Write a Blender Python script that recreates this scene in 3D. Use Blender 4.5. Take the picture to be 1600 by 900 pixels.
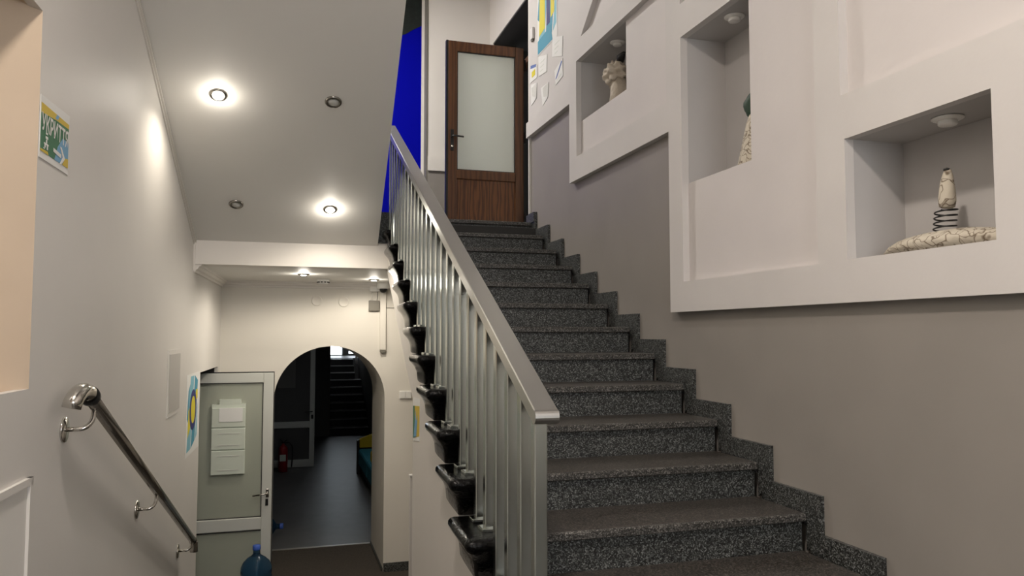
import bpy, math, random
from mathutils import Vector, Matrix
from mathutils.geometry import tessellate_polygon
R = math.radians
S = bpy.context.scene
COL = S.collection
for o in list(bpy.data.objects): bpy.data.objects.remove(o)
random.seed(4)

# ------------------------------------------------------------------ camera, world, exposure
# heights are written relative to the camera; everything is raised by LIFT at the end (lower floor = 0)
LIFT = 2.35
cd = bpy.data.cameras.new('camera'); cd.sensor_width = 36; cd.sensor_fit = 'HORIZONTAL'
cd.lens = 1200/1600*36; cd.clip_start = .02; cd.clip_end = 200
cam = bpy.data.objects.new('camera', cd); COL.objects.link(cam)
cam.rotation_euler = (R(90+3.4336), 0, R(-16.6709)); cam.location = (0, 0, 0)
S.camera = cam
w = bpy.data.worlds.new('world'); S.world = w; w.use_nodes = True
w.node_tree.nodes['Background'].inputs[0].default_value = (.95, .97, 1, 1)
w.node_tree.nodes['Background'].inputs[1].default_value = 2.4
S.view_settings.view_transform = 'Standard'; S.view_settings.look = 'None'
S.view_settings.gamma = 1; S.view_settings.exposure = 1.6; S.view_settings.use_curve_mapping = False

def lamp(name, kind, loc, energy, color=(1, .93, .83), size=.04, rot=(0, 0, 0), **kw):
    l = bpy.data.lights.new(name, kind); l.energy = energy; l.color = color
    if kind == 'AREA': l.shape = 'DISK'; l.size = size
    else: l.shadow_soft_size = size
    for k, v in kw.items(): setattr(l, k, v)
    o = bpy.data.objects.new(name, l); COL.objects.link(o); o.location = loc; o.rotation_euler = rot
    return o
E_HIGH, E_NEAR, E_DOWN, E_LOW = 46, 30, 7.0, 9.6
lamp('high_fill_light', 'AREA', (-.1, 7.4, 4.20), E_HIGH, (1, .95, .88), .36)  # added unseen source that brightens the upper landing
lamp('landing_ceiling_light', 'AREA', (-.15, .85, 2.58), E_NEAR, (1, .89, .79), .30)

# ------------------------------------------------------------------ materials
MATS = {}
def mat(name, col, rough=.6, metal=0, var=0, vscale=6, bump=0, bscale=40, emit=0, trans=0, ior=1.45, coat=0, alpha=1, spec=None):
    m = bpy.data.materials.new(name); m.use_nodes = True; MATS[name] = m
    nt = m.node_tree; b = nt.nodes['Principled BSDF']
    b.inputs['Base Color'].default_value = (*col, 1); b.inputs['Roughness'].default_value = rough
    b.inputs['Metallic'].default_value = metal; b.inputs['Transmission Weight'].default_value = trans
    b.inputs['IOR'].default_value = ior; b.inputs['Coat Weight'].default_value = coat; b.inputs['Alpha'].default_value = alpha
    if spec is not None: b.inputs['Specular IOR Level'].default_value = spec
    if emit: b.inputs['Emission Color'].default_value = (*col, 1); b.inputs['Emission Strength'].default_value = emit
    tc = nt.nodes.new('ShaderNodeTexCoord')
    if var:
        n = nt.nodes.new('ShaderNodeTexNoise'); n.inputs['Scale'].default_value = vscale; n.inputs['Detail'].default_value = 5
        nt.links.new(tc.outputs['Object'], n.inputs['Vector'])
        mp = nt.nodes.new('ShaderNodeMapRange'); mp.inputs[1].default_value = .25; mp.inputs[2].default_value = .75
        mp.inputs[3].default_value = 1-var; mp.inputs[4].default_value = 1+var; nt.links.new(n.outputs[0], mp.inputs[0])
        mx = nt.nodes.new('ShaderNodeVectorMath'); mx.operation = 'SCALE'; mx.inputs[0].default_value = col
        nt.links.new(mp.outputs[0], mx.inputs['Scale']); nt.links.new(mx.outputs[0], b.inputs['Base Color'])
    if bump:
        n = nt.nodes.new('ShaderNodeTexNoise'); n.inputs['Scale'].default_value = bscale; n.inputs['Detail'].default_value = 4
        nt.links.new(tc.outputs['Object'], n.inputs['Vector'])
        bp = nt.nodes.new('ShaderNodeBump'); bp.inputs['Strength'].default_value = bump; bp.inputs['Distance'].default_value = .01
        nt.links.new(n.outputs[0], bp.inputs['Height']); nt.links.new(bp.outputs[0], b.inputs['Normal'])
    return m
def granite(name, cols, scale=230, rough=.45):
    m = mat(name, (.1, .1, .1), rough); nt = m.node_tree; b = nt.nodes['Principled BSDF']
    tc = nt.nodes.new('ShaderNodeTexCoord')
    v = nt.nodes.new('ShaderNodeTexVoronoi'); v.inputs['Scale'].default_value = scale
    n = nt.nodes.new('ShaderNodeTexNoise'); n.inputs['Scale'].default_value = scale*.6; n.inputs['Detail'].default_value = 3
    nt.links.new(tc.outputs['Object'], v.inputs['Vector']); nt.links.new(tc.outputs['Object'], n.inputs['Vector'])
    sp = nt.nodes.new('ShaderNodeSeparateColor'); nt.links.new(v.outputs['Color'], sp.inputs[0])
    ad = nt.nodes.new('ShaderNodeMath'); ad.operation = 'MULTIPLY_ADD'; ad.inputs[1].default_value = .75
    nt.links.new(sp.outputs[0], ad.inputs[0])
    sc = nt.nodes.new('ShaderNodeMath'); sc.operation = 'MULTIPLY'; sc.inputs[1].default_value = .25
    nt.links.new(n.outputs[0], sc.inputs[0]); nt.links.new(sc.outputs[0], ad.inputs[2])
    r = nt.nodes.new('ShaderNodeValToRGB'); r.color_ramp.interpolation = 'LINEAR'
    e = r.color_ramp.elements; e[0].position = .15; e[0].color = (*cols[0], 1); e[1].position = .95; e[1].color = (*cols[3], 1)
    for p, c in ((.42, cols[1]), (.70, cols[2])):
        x = e.new(p); x.color = (*c, 1)
    nt.links.new(ad.outputs[0], r.inputs[0]); nt.links.new(r.outputs[0], b.inputs['Base Color'])
    return m
def woodmat(name, c1, c2, scale=9, rough=.38):
    m = mat(name, c1, rough); nt = m.node_tree; b = nt.nodes['Principled BSDF']
    tc = nt.nodes.new('ShaderNodeTexCoord'); mp = nt.nodes.new('ShaderNodeMapping'); mp.inputs['Scale'].default_value = (1, 1, .12)
    nt.links.new(tc.outputs['Object'], mp.inputs[0])
    wv = nt.nodes.new('ShaderNodeTexWave'); wv.inputs['Scale'].default_value = scale; wv.inputs['Distortion'].default_value = 9
    wv.inputs['Detail'].default_value = 3; wv.inputs['Detail Scale'].default_value = 2
    nt.links.new(mp.outputs[0], wv.inputs['Vector'])
    r = nt.nodes.new('ShaderNodeValToRGB'); r.color_ramp.elements[0].color = (*c1, 1); r.color_ramp.elements[1].color = (*c2, 1)
    nt.links.new(wv.outputs[0], r.inputs[0]); nt.links.new(r.outputs[0], b.inputs['Base Color'])
    return m
def brushed(name, col, rough):
    m = mat(name, col, rough, 1); nt = m.node_tree; b = nt.nodes['Principled BSDF']
    tc = nt.nodes.new('ShaderNodeTexCoord'); mp = nt.nodes.new('ShaderNodeMapping'); mp.inputs['Scale'].default_value = (60, 60, 3)
    nt.links.new(tc.outputs['Object'], mp.inputs[0])
    n = nt.nodes.new('ShaderNodeTexNoise'); n.inputs['Scale'].default_value = 3; n.inputs['Detail'].default_value = 4
    nt.links.new(mp.outputs[0], n.inputs['Vector'])
    mr = nt.nodes.new('ShaderNodeMapRange'); mr.inputs[3].default_value = rough*.9; mr.inputs[4].default_value = rough*1.12
    nt.links.new(n.outputs[0], mr.inputs[0]); nt.links.new(mr.outputs[0], b.inputs['Roughness'])
    return m
mat('white', (.70, .67, .63), .55, var=.02, vscale=2, bump=.03, bscale=60)
mat('left_white', (.66, .64, .61), .5, var=.025, vscale=2, bump=.03, bscale=60)
mat('vent', (.47, .455, .43), .6)
mat('soffit', (.74, .725, .69), .5, var=.01, vscale=2)
mat('back_white', (.70, .67, .61), .5, var=.02, vscale=2)
mat('deco', (.60, .575, .555), .6, var=.03, vscale=3, bump=.05, bscale=45)
mat('panel', (.62, .585, .57), .6, var=.03, vscale=3, bump=.05, bscale=45)
mat('grey_wall', (.27, .248, .225), .45, var=.06, vscale=2.5, bump=.03, bscale=60)
mat('niche', (.46, .445, .435), .6, var=.02)
mat('peach', (.56, .455, .345), .6, var=.03)
mat('blue', (.001, .002, .30), .8, spec=.05)
mat('mural_dark', (.004, .008, .006), .7, var=.8, vscale=30)
granite('granite', ((.005, .005, .005), (.016, .0165, .016), (.078, .083, .079), (.28, .29, .28)), 240, .42)
granite('granite_tread', ((.008, .007, .006), (.026, .023, .020), (.070, .062, .054), (.20, .18, .157)), 240, .40)
granite('granite_edge', ((.010, .010, .009), (.035, .034, .031), (.09, .086, .08), (.27, .26, .24)), 240, .35)
mat('black_gloss', (.003, .003, .003), .09, bump=.6, bscale=60, spec=.2)
brushed('steel', (.54, .575, .545), .19)
brushed('rail_steel', (.58, .575, .55), .30)
mat('chrome', (.62, .60, .56), .14, 1)
mat('dark_steel', (.30, .285, .26), .2, 1)
woodmat('wood', (.065, .023, .007), (.11, .043, .014), 6)
woodmat('wood_panel', (.07, .023, .006), (.16, .06, .016), 8)
mat('black', (.008, .008, .008), .4)
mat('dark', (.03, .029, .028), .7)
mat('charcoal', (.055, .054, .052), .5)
mat('frost', (.80, .85, .80), .5, trans=.35)
mat('door_glass', (.52, .55, .46), .28, trans=.35)
mat('pvc', (.56, .57, .53), .35)
mat('white_plastic', (.78, .77, .74), .4)
mat('plastic_dark', (.16, .15, .125), .5)
mat('carpet', (.060, .050, .040), .9, var=.35, vscale=90)
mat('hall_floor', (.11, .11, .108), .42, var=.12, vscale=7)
mat('threshold', (.5, .48, .45), .35, .6)
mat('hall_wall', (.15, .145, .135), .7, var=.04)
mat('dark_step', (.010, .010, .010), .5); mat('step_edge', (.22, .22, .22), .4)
mat('paper', (.76, .76, .74), .7); mat('paper_grey', (.60, .65, .57), .7)
mat('ink_blue', (.10, .16, .42), .7); mat('teal', (.055, .29, .42), .6); mat('teal_light', (.20, .47, .58), .6)
mat('yellow', (.70, .60, .02), .6); mat('navy', (.02, .025, .16), .6); mat('green', (.035, .16, .075), .6)
mat('gold', (.62, .45, .04), .6); mat('print_white', (.74, .74, .72), .6); mat('print_blue', (.16, .36, .56), .6)
mat('sofa_teal', (.03, .21, .27), .8); mat('sofa_yellow', (.62, .43, .02), .8)
mat('red', (.26, .010, .012), .3)
mat('bottle', (.10, .24, .42), .08, trans=.9, ior=1.2); mat('bottle_cap', (.05, .12, .5), .4)
mat('lens_on', (1, .93, .80), .4, emit=22); mat('lens_off', (.5, .5, .48), .3)
mat('daylight', (.85, .92, 1), .5, emit=1.6)
mat('papier', (.60, .55, .44), .75, bump=.6, bscale=30)
def crackle(m):
    nt = m.node_tree; b = nt.nodes['Principled BSDF']; tc = nt.nodes.new('ShaderNodeTexCoord')
    n = nt.nodes.new('ShaderNodeTexNoise'); n.inputs['Scale'].default_value = 9; nt.links.new(tc.outputs['Object'], n.inputs['Vector'])
    mx = nt.nodes.new('ShaderNodeMix'); mx.data_type = 'VECTOR'; mx.inputs[0].default_value = .35
    nt.links.new(tc.outputs['Object'], mx.inputs[4]); nt.links.new(n.outputs['Color'], mx.inputs[5])
    v = nt.nodes.new('ShaderNodeTexVoronoi'); v.feature = 'DISTANCE_TO_EDGE'; v.inputs['Scale'].default_value = 15
    nt.links.new(mx.outputs[1], v.inputs['Vector'])
    r = nt.nodes.new('ShaderNodeValToRGB'); e = r.color_ramp.elements
    e[0].position = .0; e[0].color = (.13, .09, .055, 1); e[1].position = .06; e[1].color = (.55, .50, .41, 1)
    nt.links.new(v.outputs['Distance'], r.inputs[0]); nt.links.new(r.outputs[0], b.inputs['Base Color'])
crackle(MATS['papier'])
mat('rose', (.50, .44, .36), .8, bump=1.0, bscale=28)
mat('dark_green', (.02, .05, .03), .6)
mat('ceiling', (.62, .60, .57), .6)

# ------------------------------------------------------------------ builders
class MB:
    def __init__(s, M=None): s.v = []; s.f = []; s.sm = []; s.M = M or Matrix()
    def add(s, vs, fs, smooth=False):
        n = len(s.v); s.v += [tuple(s.M @ Vector(p)) for p in vs]
        for f in fs: s.f.append([i+n for i in f]); s.sm.append(smooth)
        return s
    def box(s, a, b, bev=0):
        (x0, y0, z0), (x1, y1, z1) = a, b
        x0, x1 = sorted((x0, x1)); y0, y1 = sorted((y0, y1)); z0, z1 = sorted((z0, z1))
        if not bev:
            s.add([(x0,y0,z0),(x1,y0,z0),(x1,y1,z0),(x0,y1,z0),(x0,y0,z1),(x1,y0,z1),(x1,y1,z1),(x0,y1,z1)],
                  [(3,2,1,0),(4,5,6,7),(0,1,5,4),(1,2,6,5),(2,3,7,6),(3,0,4,7)])
            return s
        e = min(bev, (x1-x0)*.45, (y1-y0)*.45, (z1-z0)*.45)
        rings = []
        for z, i in ((z0, e), (z0+e*.3, e*.3), (z0+e, 0), (z1-e, 0), (z1-e*.3, e*.3), (z1, e)):
            q = []
            for cx, cy, a0 in ((x1-e, y1-e, 0), (x0+e, y1-e, 90), (x0+e, y0+e, 180), (x1-e, y0+e, 270)):
                for t in (0, 45, 90):
                    a = R(a0+t); q.append((cx+(e-i)*math.cos(a), cy+(e-i)*math.sin(a), z))
            rings.append(q)
        return s.loft(rings)
    def loft(s, rings, caps=True, smooth=False, closed=True):
        n = len(rings[0]); vs = [p for r in rings for p in r]; fs = []
        for i in range(len(rings)-1):
            for j in range(n if closed else n-1):
                k = (j+1) % n; fs.append((i*n+j, i*n+k, (i+1)*n+k, (i+1)*n+j))
        if caps: fs.append(tuple(range(n-1, -1, -1))); fs.append(tuple(range((len(rings)-1)*n, len(rings)*n)))
        return s.add(vs, fs, smooth)
    def lathe(s, c, prof, axis=(0, 0, 1), n=24, smooth=True):
        q = Vector((0, 0, 1)).rotation_difference(Vector(axis)).to_matrix(); c = Vector(c)
        rings = [[tuple(c+q @ Vector((max(r, 1e-4)*math.cos(2*math.pi*i/n), max(r, 1e-4)*math.sin(2*math.pi*i/n), h))) for i in range(n)] for r, h in prof]
        return s.loft(rings, smooth=smooth)
    def tube(s, pts, r, n=12, smooth=True):
        pts = [Vector(p) for p in pts]; rings = []; up = None
        for i, p in enumerate(pts):
            t = ((pts[i+1] if i < len(pts)-1 else p)-(pts[i-1] if i else p)).normalized()
            if up is None: up = Vector((0, 0, 1)) if abs(t.z) < .9 else Vector((1, 0, 0))
            a = t.cross(up).normalized(); up = a.cross(t).normalized()
            rr = r[i] if isinstance(r, (list, tuple)) else r
            rings.append([tuple(p+a*rr*math.cos(2*math.pi*k/n)+up*rr*math.sin(2*math.pi*k/n)) for k in range(n)])
        return s.loft(rings, smooth=smooth)
    def plate(s, outer, holes=(), t=.02, w1=0):
        # polygon (u,v) with holes, filling w from w1-t to w1 of the local frame
        loops = [[Vector((u, v, 0)) for u, v in L] for L in [outer, *holes]]
        flat = [p for L in loops for p in L]; tris = tessellate_polygon(loops)
        for wv, flip in ((w1, 0), (w1-t, 1)):
            fs = []
            for tr in tris:
                a, b, c = (flat[i] for i in tr)
                ccw = (b-a).cross(c-a).z > 0
                fs.append(tuple(tr) if ccw != bool(flip) else tuple(reversed(tr)))
            s.add([(p.x, p.y, wv) for p in flat], fs)
        for li, L in enumerate(loops):
            A = sum(L[i].x*L[(i+1) % len(L)].y-L[(i+1) % len(L)].x*L[i].y for i in range(len(L)))
            L2 = L if (A > 0) == (li == 0) else L[::-1]
            for i in range(len(L2)):
                a, b = L2[i], L2[(i+1) % len(L2)]
                s.add([(a.x,a.y,w1-t),(b.x,b.y,w1-t),(b.x,b.y,w1),(a.x,a.y,w1)], [(0,1,2,3)])
        return s
    def build(s, name, m, parent=None, label=None):
        me = bpy.data.meshes.new(name); me.from_pydata(s.v, [], s.f); me.update()
        me.polygons.foreach_set('use_smooth', s.sm)
        me.materials.append(MATS[m])
        o = bpy.data.objects.new(name, me); COL.objects.link(o)
        if parent:
            o.parent = parent; o.matrix_parent_inverse = Matrix.Translation(-parent.location)
        if label: o['label'] = label
        return o
def tag(o, label, cat, group=None):
    o['label'] = label; o['category'] = cat
    if group: o['group'] = group
    return o
def thing(name, label, cat, loc, group=None):
    o = bpy.data.objects.new(name, None); COL.objects.link(o); o.location = loc; o.empty_display_size = .1
    return tag(o, label, cat, group)
def struct(o, label=None):
    o['kind'] = 'structure'
    if label: o['label'] = label
    return o
def frame(o, u, v=(0, 0, 1)):
    u = Vector(u).normalized(); v = Vector(v); n = u.cross(v).normalized()
    return Matrix(((u.x, v.x, n.x, o[0]), (u.y, v.y, n.y, o[1]), (u.z, v.z, n.z, o[2]), (0, 0, 0, 1)))
def rect(u0, v0, u1, v1): return [(u0, v0), (u1, v0), (u1, v1), (u0, v1)]
def text(body, name, m, M, size, parent, u, v, w=.003, sx=1, shear=0):
    c = bpy.data.curves.new(name, 'FONT'); c.body = body; c.size = size; c.align_x = 'CENTER'; c.resolution_u = 3; c.offset = size*.02
    o = bpy.data.objects.new(name, c); COL.objects.link(o)
    dg = bpy.context.evaluated_depsgraph_get(); dg.update()
    me = bpy.data.meshes.new_from_object(o.evaluated_get(dg)); bpy.data.objects.remove(o)
    L = M @ Matrix.Translation((u, v, w)) @ Matrix(((sx, 0, 0, 0), (shear, 1, 0, 0), (0, 0, 1, 0), (0, 0, 0, 1)))
    mb = MB(L); mb.add([tuple(x.co) for x in me.vertices], [tuple(p.vertices) for p in me.polygons])
    return mb.build(name, m, parent)

# frames of the walls: u to the viewer's right, v up, w out of the wall
K = .036                                                     # the left side of the stairwell is slightly skewed
LX = lambda y: -.622+K*(y-6.0)                               # left wall
SX = lambda y: .676+.036*(y-3.0)                               # wall under the upper flight
ML = frame((LX(0), 0, 0), (K, 1, 0))
def MR(x): return frame((x, 0, 0), (0, -1, 0))               # right-hand walls, u = -Y
def MBk(y): return frame((0, y, 0), (1, 0, 0))               # walls facing the camera, u = X
FL, CE, UP, LAND = -2.35, .508, .935, -1.151                 # lower floor, low ceiling, upper landing, camera landing
TOP = 4.3
YK = lambda k: 2.29+.3157*k
ZK = lambda k: -.853+.149*k
YBM, ZBM = 5.984, .683                                       # landing beam
YB = 7.8                                                     # arch wall

# ------------------------------------------------------------------ the setting
struct(MB().box((-2.2, 1.55, FL-.1), (2.4, 8.9, FL)).build('floor', 'carpet'), 'dark brown carpet floor in front of the arch')
struct(MB().box((-1.5, 8.9, FL-.1), (2.4, 24.5, FL)).build('floor', 'hall_floor'), 'grey smooth floor of the dim hall beyond the arch')
struct(MB().box((-.06, 8.88, FL), (1.0, 8.92, FL+.006)).build('trim_1', 'threshold'), 'thin metal threshold strip at the arch')
fl = struct(MB().plate([(-1.0, -2), (2.05, -2), (2.05, 1.67), (.62, 1.67), (.62, 3.02), (-.8, 3.02)], t=.15, w1=LAND).build('floor', 'granite_tread'), 'granite stair landing')
# left wall with the deep window niche and the low doorway
wl = struct(MB(ML).plate([(-2, FL), (6.49, FL), (6.49, -.30), (7.66, -.30), (7.66, FL), (7.85, FL), (7.85, TOP), (-2, TOP)], [rect(1.3, -.168, 2.70, 1.02)], t=.03).build('wall_left', 'left_white'), 'long off-white stairwell wall on the left')
fr = [(1.3, -.168, 0), (2.70, -.168, 0), (2.70, 1.02, 0), (1.3, 1.02, 0)]
bk = [(1.7, -.215, -.36), (2.27, -.215, -.36), (2.27, 1.05, -.36), (1.7, 1.05, -.36)]
MB(ML).add(fr+bk, [(0,1,5,4),(1,2,6,5),(2,3,7,6),(3,0,4,7),(4,5,6,7)]).build('window_niche', 'peach', wl, 'peach coloured splayed niche')  # one even peach colour on all faces of the niche
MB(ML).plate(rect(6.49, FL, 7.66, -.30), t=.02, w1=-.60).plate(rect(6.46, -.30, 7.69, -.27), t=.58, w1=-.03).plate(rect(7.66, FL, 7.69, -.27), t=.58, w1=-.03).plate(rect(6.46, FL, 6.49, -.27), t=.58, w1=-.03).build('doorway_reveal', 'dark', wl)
MB(ML).plate(rect(5.05, -.507, 5.50, -.098), t=.006, w1=.006).build('access_panel', 'left_white', wl)
MB(ML).plate(rect(5.08, -.48, 5.47, -.125), t=.004, w1=.009).build('panel_cover', 'vent', wl)
MB(ML).plate(rect(1.2, -.463, 2.735, -.44), t=.012, w1=.012).build('panel_trim', 'left_white', wl)
MB(ML).plate(rect(2.71, -1.15, 2.735, -.44), t=.012, w1=.012).build('panel_trim', 'left_white', wl)
MB(ML).plate(rect(1.2, -1.15, 2.71, -.463), t=.003, w1=.003).build('panel_face', 'soffit', wl)
# arch wall
ac, ar, az = .470, .532, -.645
zt = -.12
arch = [(ac+ar*math.cos(a), az+(zt-az)*math.sin(a)) for a in [math.pi*i/32 for i in range(33)]]
wb = struct(MB(MBk(YB)).plate([(-1.6, FL), (-1.6, CE+.1), (2.4, CE+.1), (2.4, FL), (ac+ar, FL), *arch, (ac-ar, FL)], t=1.08).build('wall_back', 'back_white'), 'cream wall with a round-headed arch at the foot of the stairs')
def baseboard(name, a, b, label): struct(MB().box(a, b).build(name, 'granite'), label)
baseboard('baseboard_back', (ac+ar+.002, YB-.02, FL), (2.0, YB-.001, FL+.085), 'dark granite skirting at the foot of the arch pier')
baseboard('baseboard_arch', (ac+ar-.012, YB+.02, FL), (ac+ar-.001, 8.87, FL+.03), 'thin skirting inside the arch')
# low ceiling, landing beam and upper landing slab
struct(MB().box((-1.6, YBM+.2, CE), (2.42, 9.3, .80)).build('ceiling', 'soffit'), 'low ceiling in front of the arch')
struct(MB().box((-.75, YBM, CE), (.79, YBM+.2, ZBM+.13)).build('trim_2', 'white'), 'white landing beam across the lower stairs')
struct(MB().plate([(-.75, 6.0), (.80, 6.0), (.80, 6.15), (2.60, 6.15), (2.60, 9.5), (-.75, 9.5)], t=.135, w1=UP-.0005).build('floor', 'granite_tread'), 'granite floor of the upper landing')
def cornice(name, pts2, path):
    mb = MB()
    rings = []
    for p, nx in path: rings.append([(p[0]+nx[0]*a, p[1]+nx[1]*a, p[2]+b) for a, b in pts2])
    return struct(mb.loft(rings).build(name, 'white'), 'moulded plaster cornice')
prof = [(0, 0), (.055, 0), (.05, -.012), (.038, -.016), (.03, -.034), (.016, -.042), (.014, -.058), (0, -.06)]
cornice('trim_3', prof, [((LX(6.0), YBM+.01, CE), (1, 0)), ((LX(YB), YB, CE), (1, 0))])
cornice('trim_4', prof, [((LX(YB), YB, CE), (0, -1)), ((2.0, YB, CE), (0, -1))])
# next flight: sloping soffit slab over the lower stairs, then the landing above the camera
sl = .458
SO = lambda y: ZBM+sl*(YBM-y)
RX = lambda y: .703-.058*(5.99-y)
rows = [(YBM+.1, SO(YBM+.1)), (1.2, SO(1.2))]
mb = MB()
mb.loft([[(LX(y)-.02, y, z), (RX(y), y, z), (RX(y), y, z+.26), (LX(y)-.02, y, z+.26)] for y, z in rows])
struct(mb.build('ceiling', 'soffit'), 'sloping soffit of the flight overhead')
struct(MB().box((-1.0, -2.2, 2.66), (2.05, 1.25, 2.9)).build('ceiling', 'ceiling'), 'underside of the landing above the camera')
# little moulding where the soffit meets the left wall
mb = MB()
for off, zz in ((.0, 0), (.02, -.016)):
    mb.loft([[(LX(y)-.001, y, SO(y)-.004+zz), (LX(y)+.018-off*.5, y, SO(y)-.004+zz), (LX(y)+.018-off*.5, y, SO(y)-.020+zz), (LX(y)-.001, y, SO(y)-.020+zz)] for y in (YBM, 1.2)])
struct(mb.build('trim_5', 'white'), 'slim moulding between wall and sloping soffit')
struct(MB().box((LX(6)-.002, YBM-.012, CE-.05), (LX(6)+.012, YBM, ZBM)).build('trim_6', 'white'), 'upright bead at the end of the beam')
# wall under the upper flight: stepped top, open below from the flight's far half
MS = frame((SX(0), 0, 0), (.036, 1, 0))
sp = [(1.66, FL), (4.40, FL), (4.40, -.376), (6.02, .47), (6.02, ZK(12)-.06)]
for k in range(12, -2, -1):
    sp += [(YK(k)+.065, ZK(k)-.03), (YK(k)+.065, ZK(k-1)-.03)]
sp += [(1.66, ZK(-2)-.03)]
wsp = struct(MB(MS).plate(sp, t=.12, w1=.12).build('wall_spandrel', 'white'), 'cream wall under the upper flight')
# concrete slab carrying the granite steps
sl2 = [(1.64, -1.6), (6.0, .40), (6.0, ZK(12)-.06)]
for k in range(12, -2, -1): sl2 += [(YK(k)+.05, ZK(k)-.04), (YK(k)+.05, ZK(k-1)-.04)]
struct(MB(frame((2.0, 0, 0), (0, 1, 0))).plate(sl2, t=1.21, w1=0).build('trim_7', 'dark'), 'concrete core of the upper flight')
# right wall: grey plaster below, stepped white panelling with niches above
wr = MB(MR(2.02))
Y = lambda pts: [(-y, z) for y, z in pts]
wg = struct(wr.plate(Y([(-2, FL), (6.17, FL), (6.17, 1.74), (5.12, 1.74), (5.12, 1.15), (3.62, 1.15), (3.62, .18), (-2, .18)]), t=.30).build('wall_right', 'grey_wall'), 'grey plaster wall beside the upper flight')
A_ = (2.49, 3.53, .27, 1.556); B_ = (-1.6, 2.346, .886, 2.6); C_ = (3.69, 5.02, 1.255, 1.943); E_ = (2.49, 3.53, 1.735, 2.6); N1 = (1.718, 2.331, .273, .72)
def yr(a): return rect(-a[1], a[2], -a[0], a[3])
D_ = Y([(4.93, 2.09), (4.33, 2.55), (3.69, 2.55), (3.69, 2.09)])
outer = Y([(-2, .115), (3.671, .115), (3.671, 1.09), (5.16, 1.09), (5.16, 1.675), (6.19, 1.675), (6.19, 1.805), (5.147, 1.805), (5.147, 2.095), (4.60, 2.552), (4.35, 2.76), (-2, 2.76)])
MB(MR(1.98)).plate(outer, [yr(A_), yr(B_), yr(C_), yr(E_), D_, yr(N1)], t=.04).build('frame', 'deco', wg, 'stepped white wall panelling')
TN = (2.968, 3.53, .783, 1.556); N2 = (4.266, 5.02, 1.51, 1.943)
def recess(outerp, holes=(), x=2.016): return MB(MR(x)).plate(outerp, holes, t=.02).build('recessed_panel', 'panel', wg)
def notched(a, n): # L-shaped panel: niche n in its upper far corner
    return Y([(a[0], a[2]), (a[1], a[2]), (a[1], n[2]), (n[0], n[2]), (n[0], a[3]), (a[0], a[3])])
recess(notched(A_, TN)); recess(yr(B_)); recess(notched(C_, N2)); recess(yr(E_)); recess(D_)
def niche(a):
    y0, y1, z0, z1 = a; t = .012; x0, x1 = 2.021, 2.248; y0 -= .001; y1 += .001; z0 -= .001; z1 += .001
    mb = MB().box((x1, y0-t, z0-t), (x1+t, y1+t, z1+t)).box((x0, y1, z0-t), (x1, y1+t, z1+t)).box((x0, y0-t, z0-t), (x1, y0, z1+t))
    mb.box((x0, y0, z0-t), (x1, y1, z0)).box((x0, y0, z1), (x1, y1, z1+t))
    return mb.build('niche', 'niche', wg)
for a in (N1, TN, N2): niche(a)
# plain board carrying the notices, and plain wall above the panelling
MB(MR(2.0)).plate(Y([(5.10, 1.79), (6.17, 1.79), (6.17, TOP), (4.2, TOP), (4.2, 2.6), (5.10, 2.0)]), t=.02).build('notice_board_wall', 'deco', wg)
MB(MR(2.01)).plate(Y([(-2, 2.74), (4.4, 2.74), (4.4, TOP), (-2, TOP)]), t=.02).build('upper_wall', 'deco', wg)
MB(MR(2.05)).plate(Y([(-2, .1), (1.69, .1), (1.69, .75), (-2, .75)]), t=.02).build('wall_backing', 'dark', wg)
struct(MB().box((2.0, 6.17, FL), (2.43, 6.19, TOP)).build('wall_return', 'white'), 'end of the panelled wall')
MB().box((2.30, -2, -1.5), (2.33, 6.2, 3)).build('wall_backing', 'dark', wg)
# upper landing: side wall with doorway, far wall with dado, blue wall
XD, YF = 2.43, 9.08
ws = struct(MB(MR(XD)).plate([(-YF, UP), (-8.93, UP), (-8.93, 3.57), (-7.48, 3.57), (-7.48, UP), (-6.19, UP), (-6.19, TOP), (-YF, TOP)], t=.30).build('wall_landing', 'white'), 'white side wall of the upper landing with doorway')
MB().box((3.3, 6.5, UP-.1), (3.35, 9.5, TOP)).box((2.74, 6.5, UP-.1), (3.3, 9.5, UP)).box((2.74, 9.4, UP), (3.3, 9.45, TOP)).box((2.74, 6.5, UP), (3.3, 6.55, TOP)).box((2.74, 6.5, 3.7), (3.3, 9.45, 3.75)).build('dark_room', 'charcoal', ws)
MB().box((2.437, 7.482, 3.556), (2.729, 8.928, 3.569)).box((2.437, 7.481, UP), (2.729, 7.49, 3.556)).box((2.437, 8.92, UP), (2.729, 8.929, 3.556)).build('reveal_shade', 'charcoal', ws, 'door reveal with its shade put into a dark grey colour')  # shade inside the doorway is put into this lining's dark colour
df = struct(MB().box((2.62, 7.48, UP), (2.70, 7.54, 3.15)).box((2.62, 8.87, UP), (2.70, 8.93, 3.15)).box((2.62, 7.54, 3.09), (2.70, 8.87, 3.15)).build('door_frame', 'wood'), 'brown door frame on the upper landing')
wf = struct(MB(MBk(YF)).plate(rect(1.655, UP, 2.5, TOP), t=.18).build('wall_far', 'white'), 'white wall strip behind the wooden door')
MB(MBk(YF)).plate(rect(1.655, 1.97, XD, 2.15), t=.03, w1=.03).build('dado_rail', 'white', wf)
MB(MBk(YF)).plate(rect(1.656, UP, XD, 1.97), t=.006, w1=.006).build('dado', 'grey_wall', wf)
MB().box((1.635, YF-.004, UP), (1.656, 9.24, TOP)).build('corner_strip', 'plastic_dark', wf)
bl = struct(MB(MBk(9.25)).plate(rect(-1.2, UP, 1.70, TOP), t=.1).build('wall_blue', 'blue'), 'deep blue painted wall of the upper landing')
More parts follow.
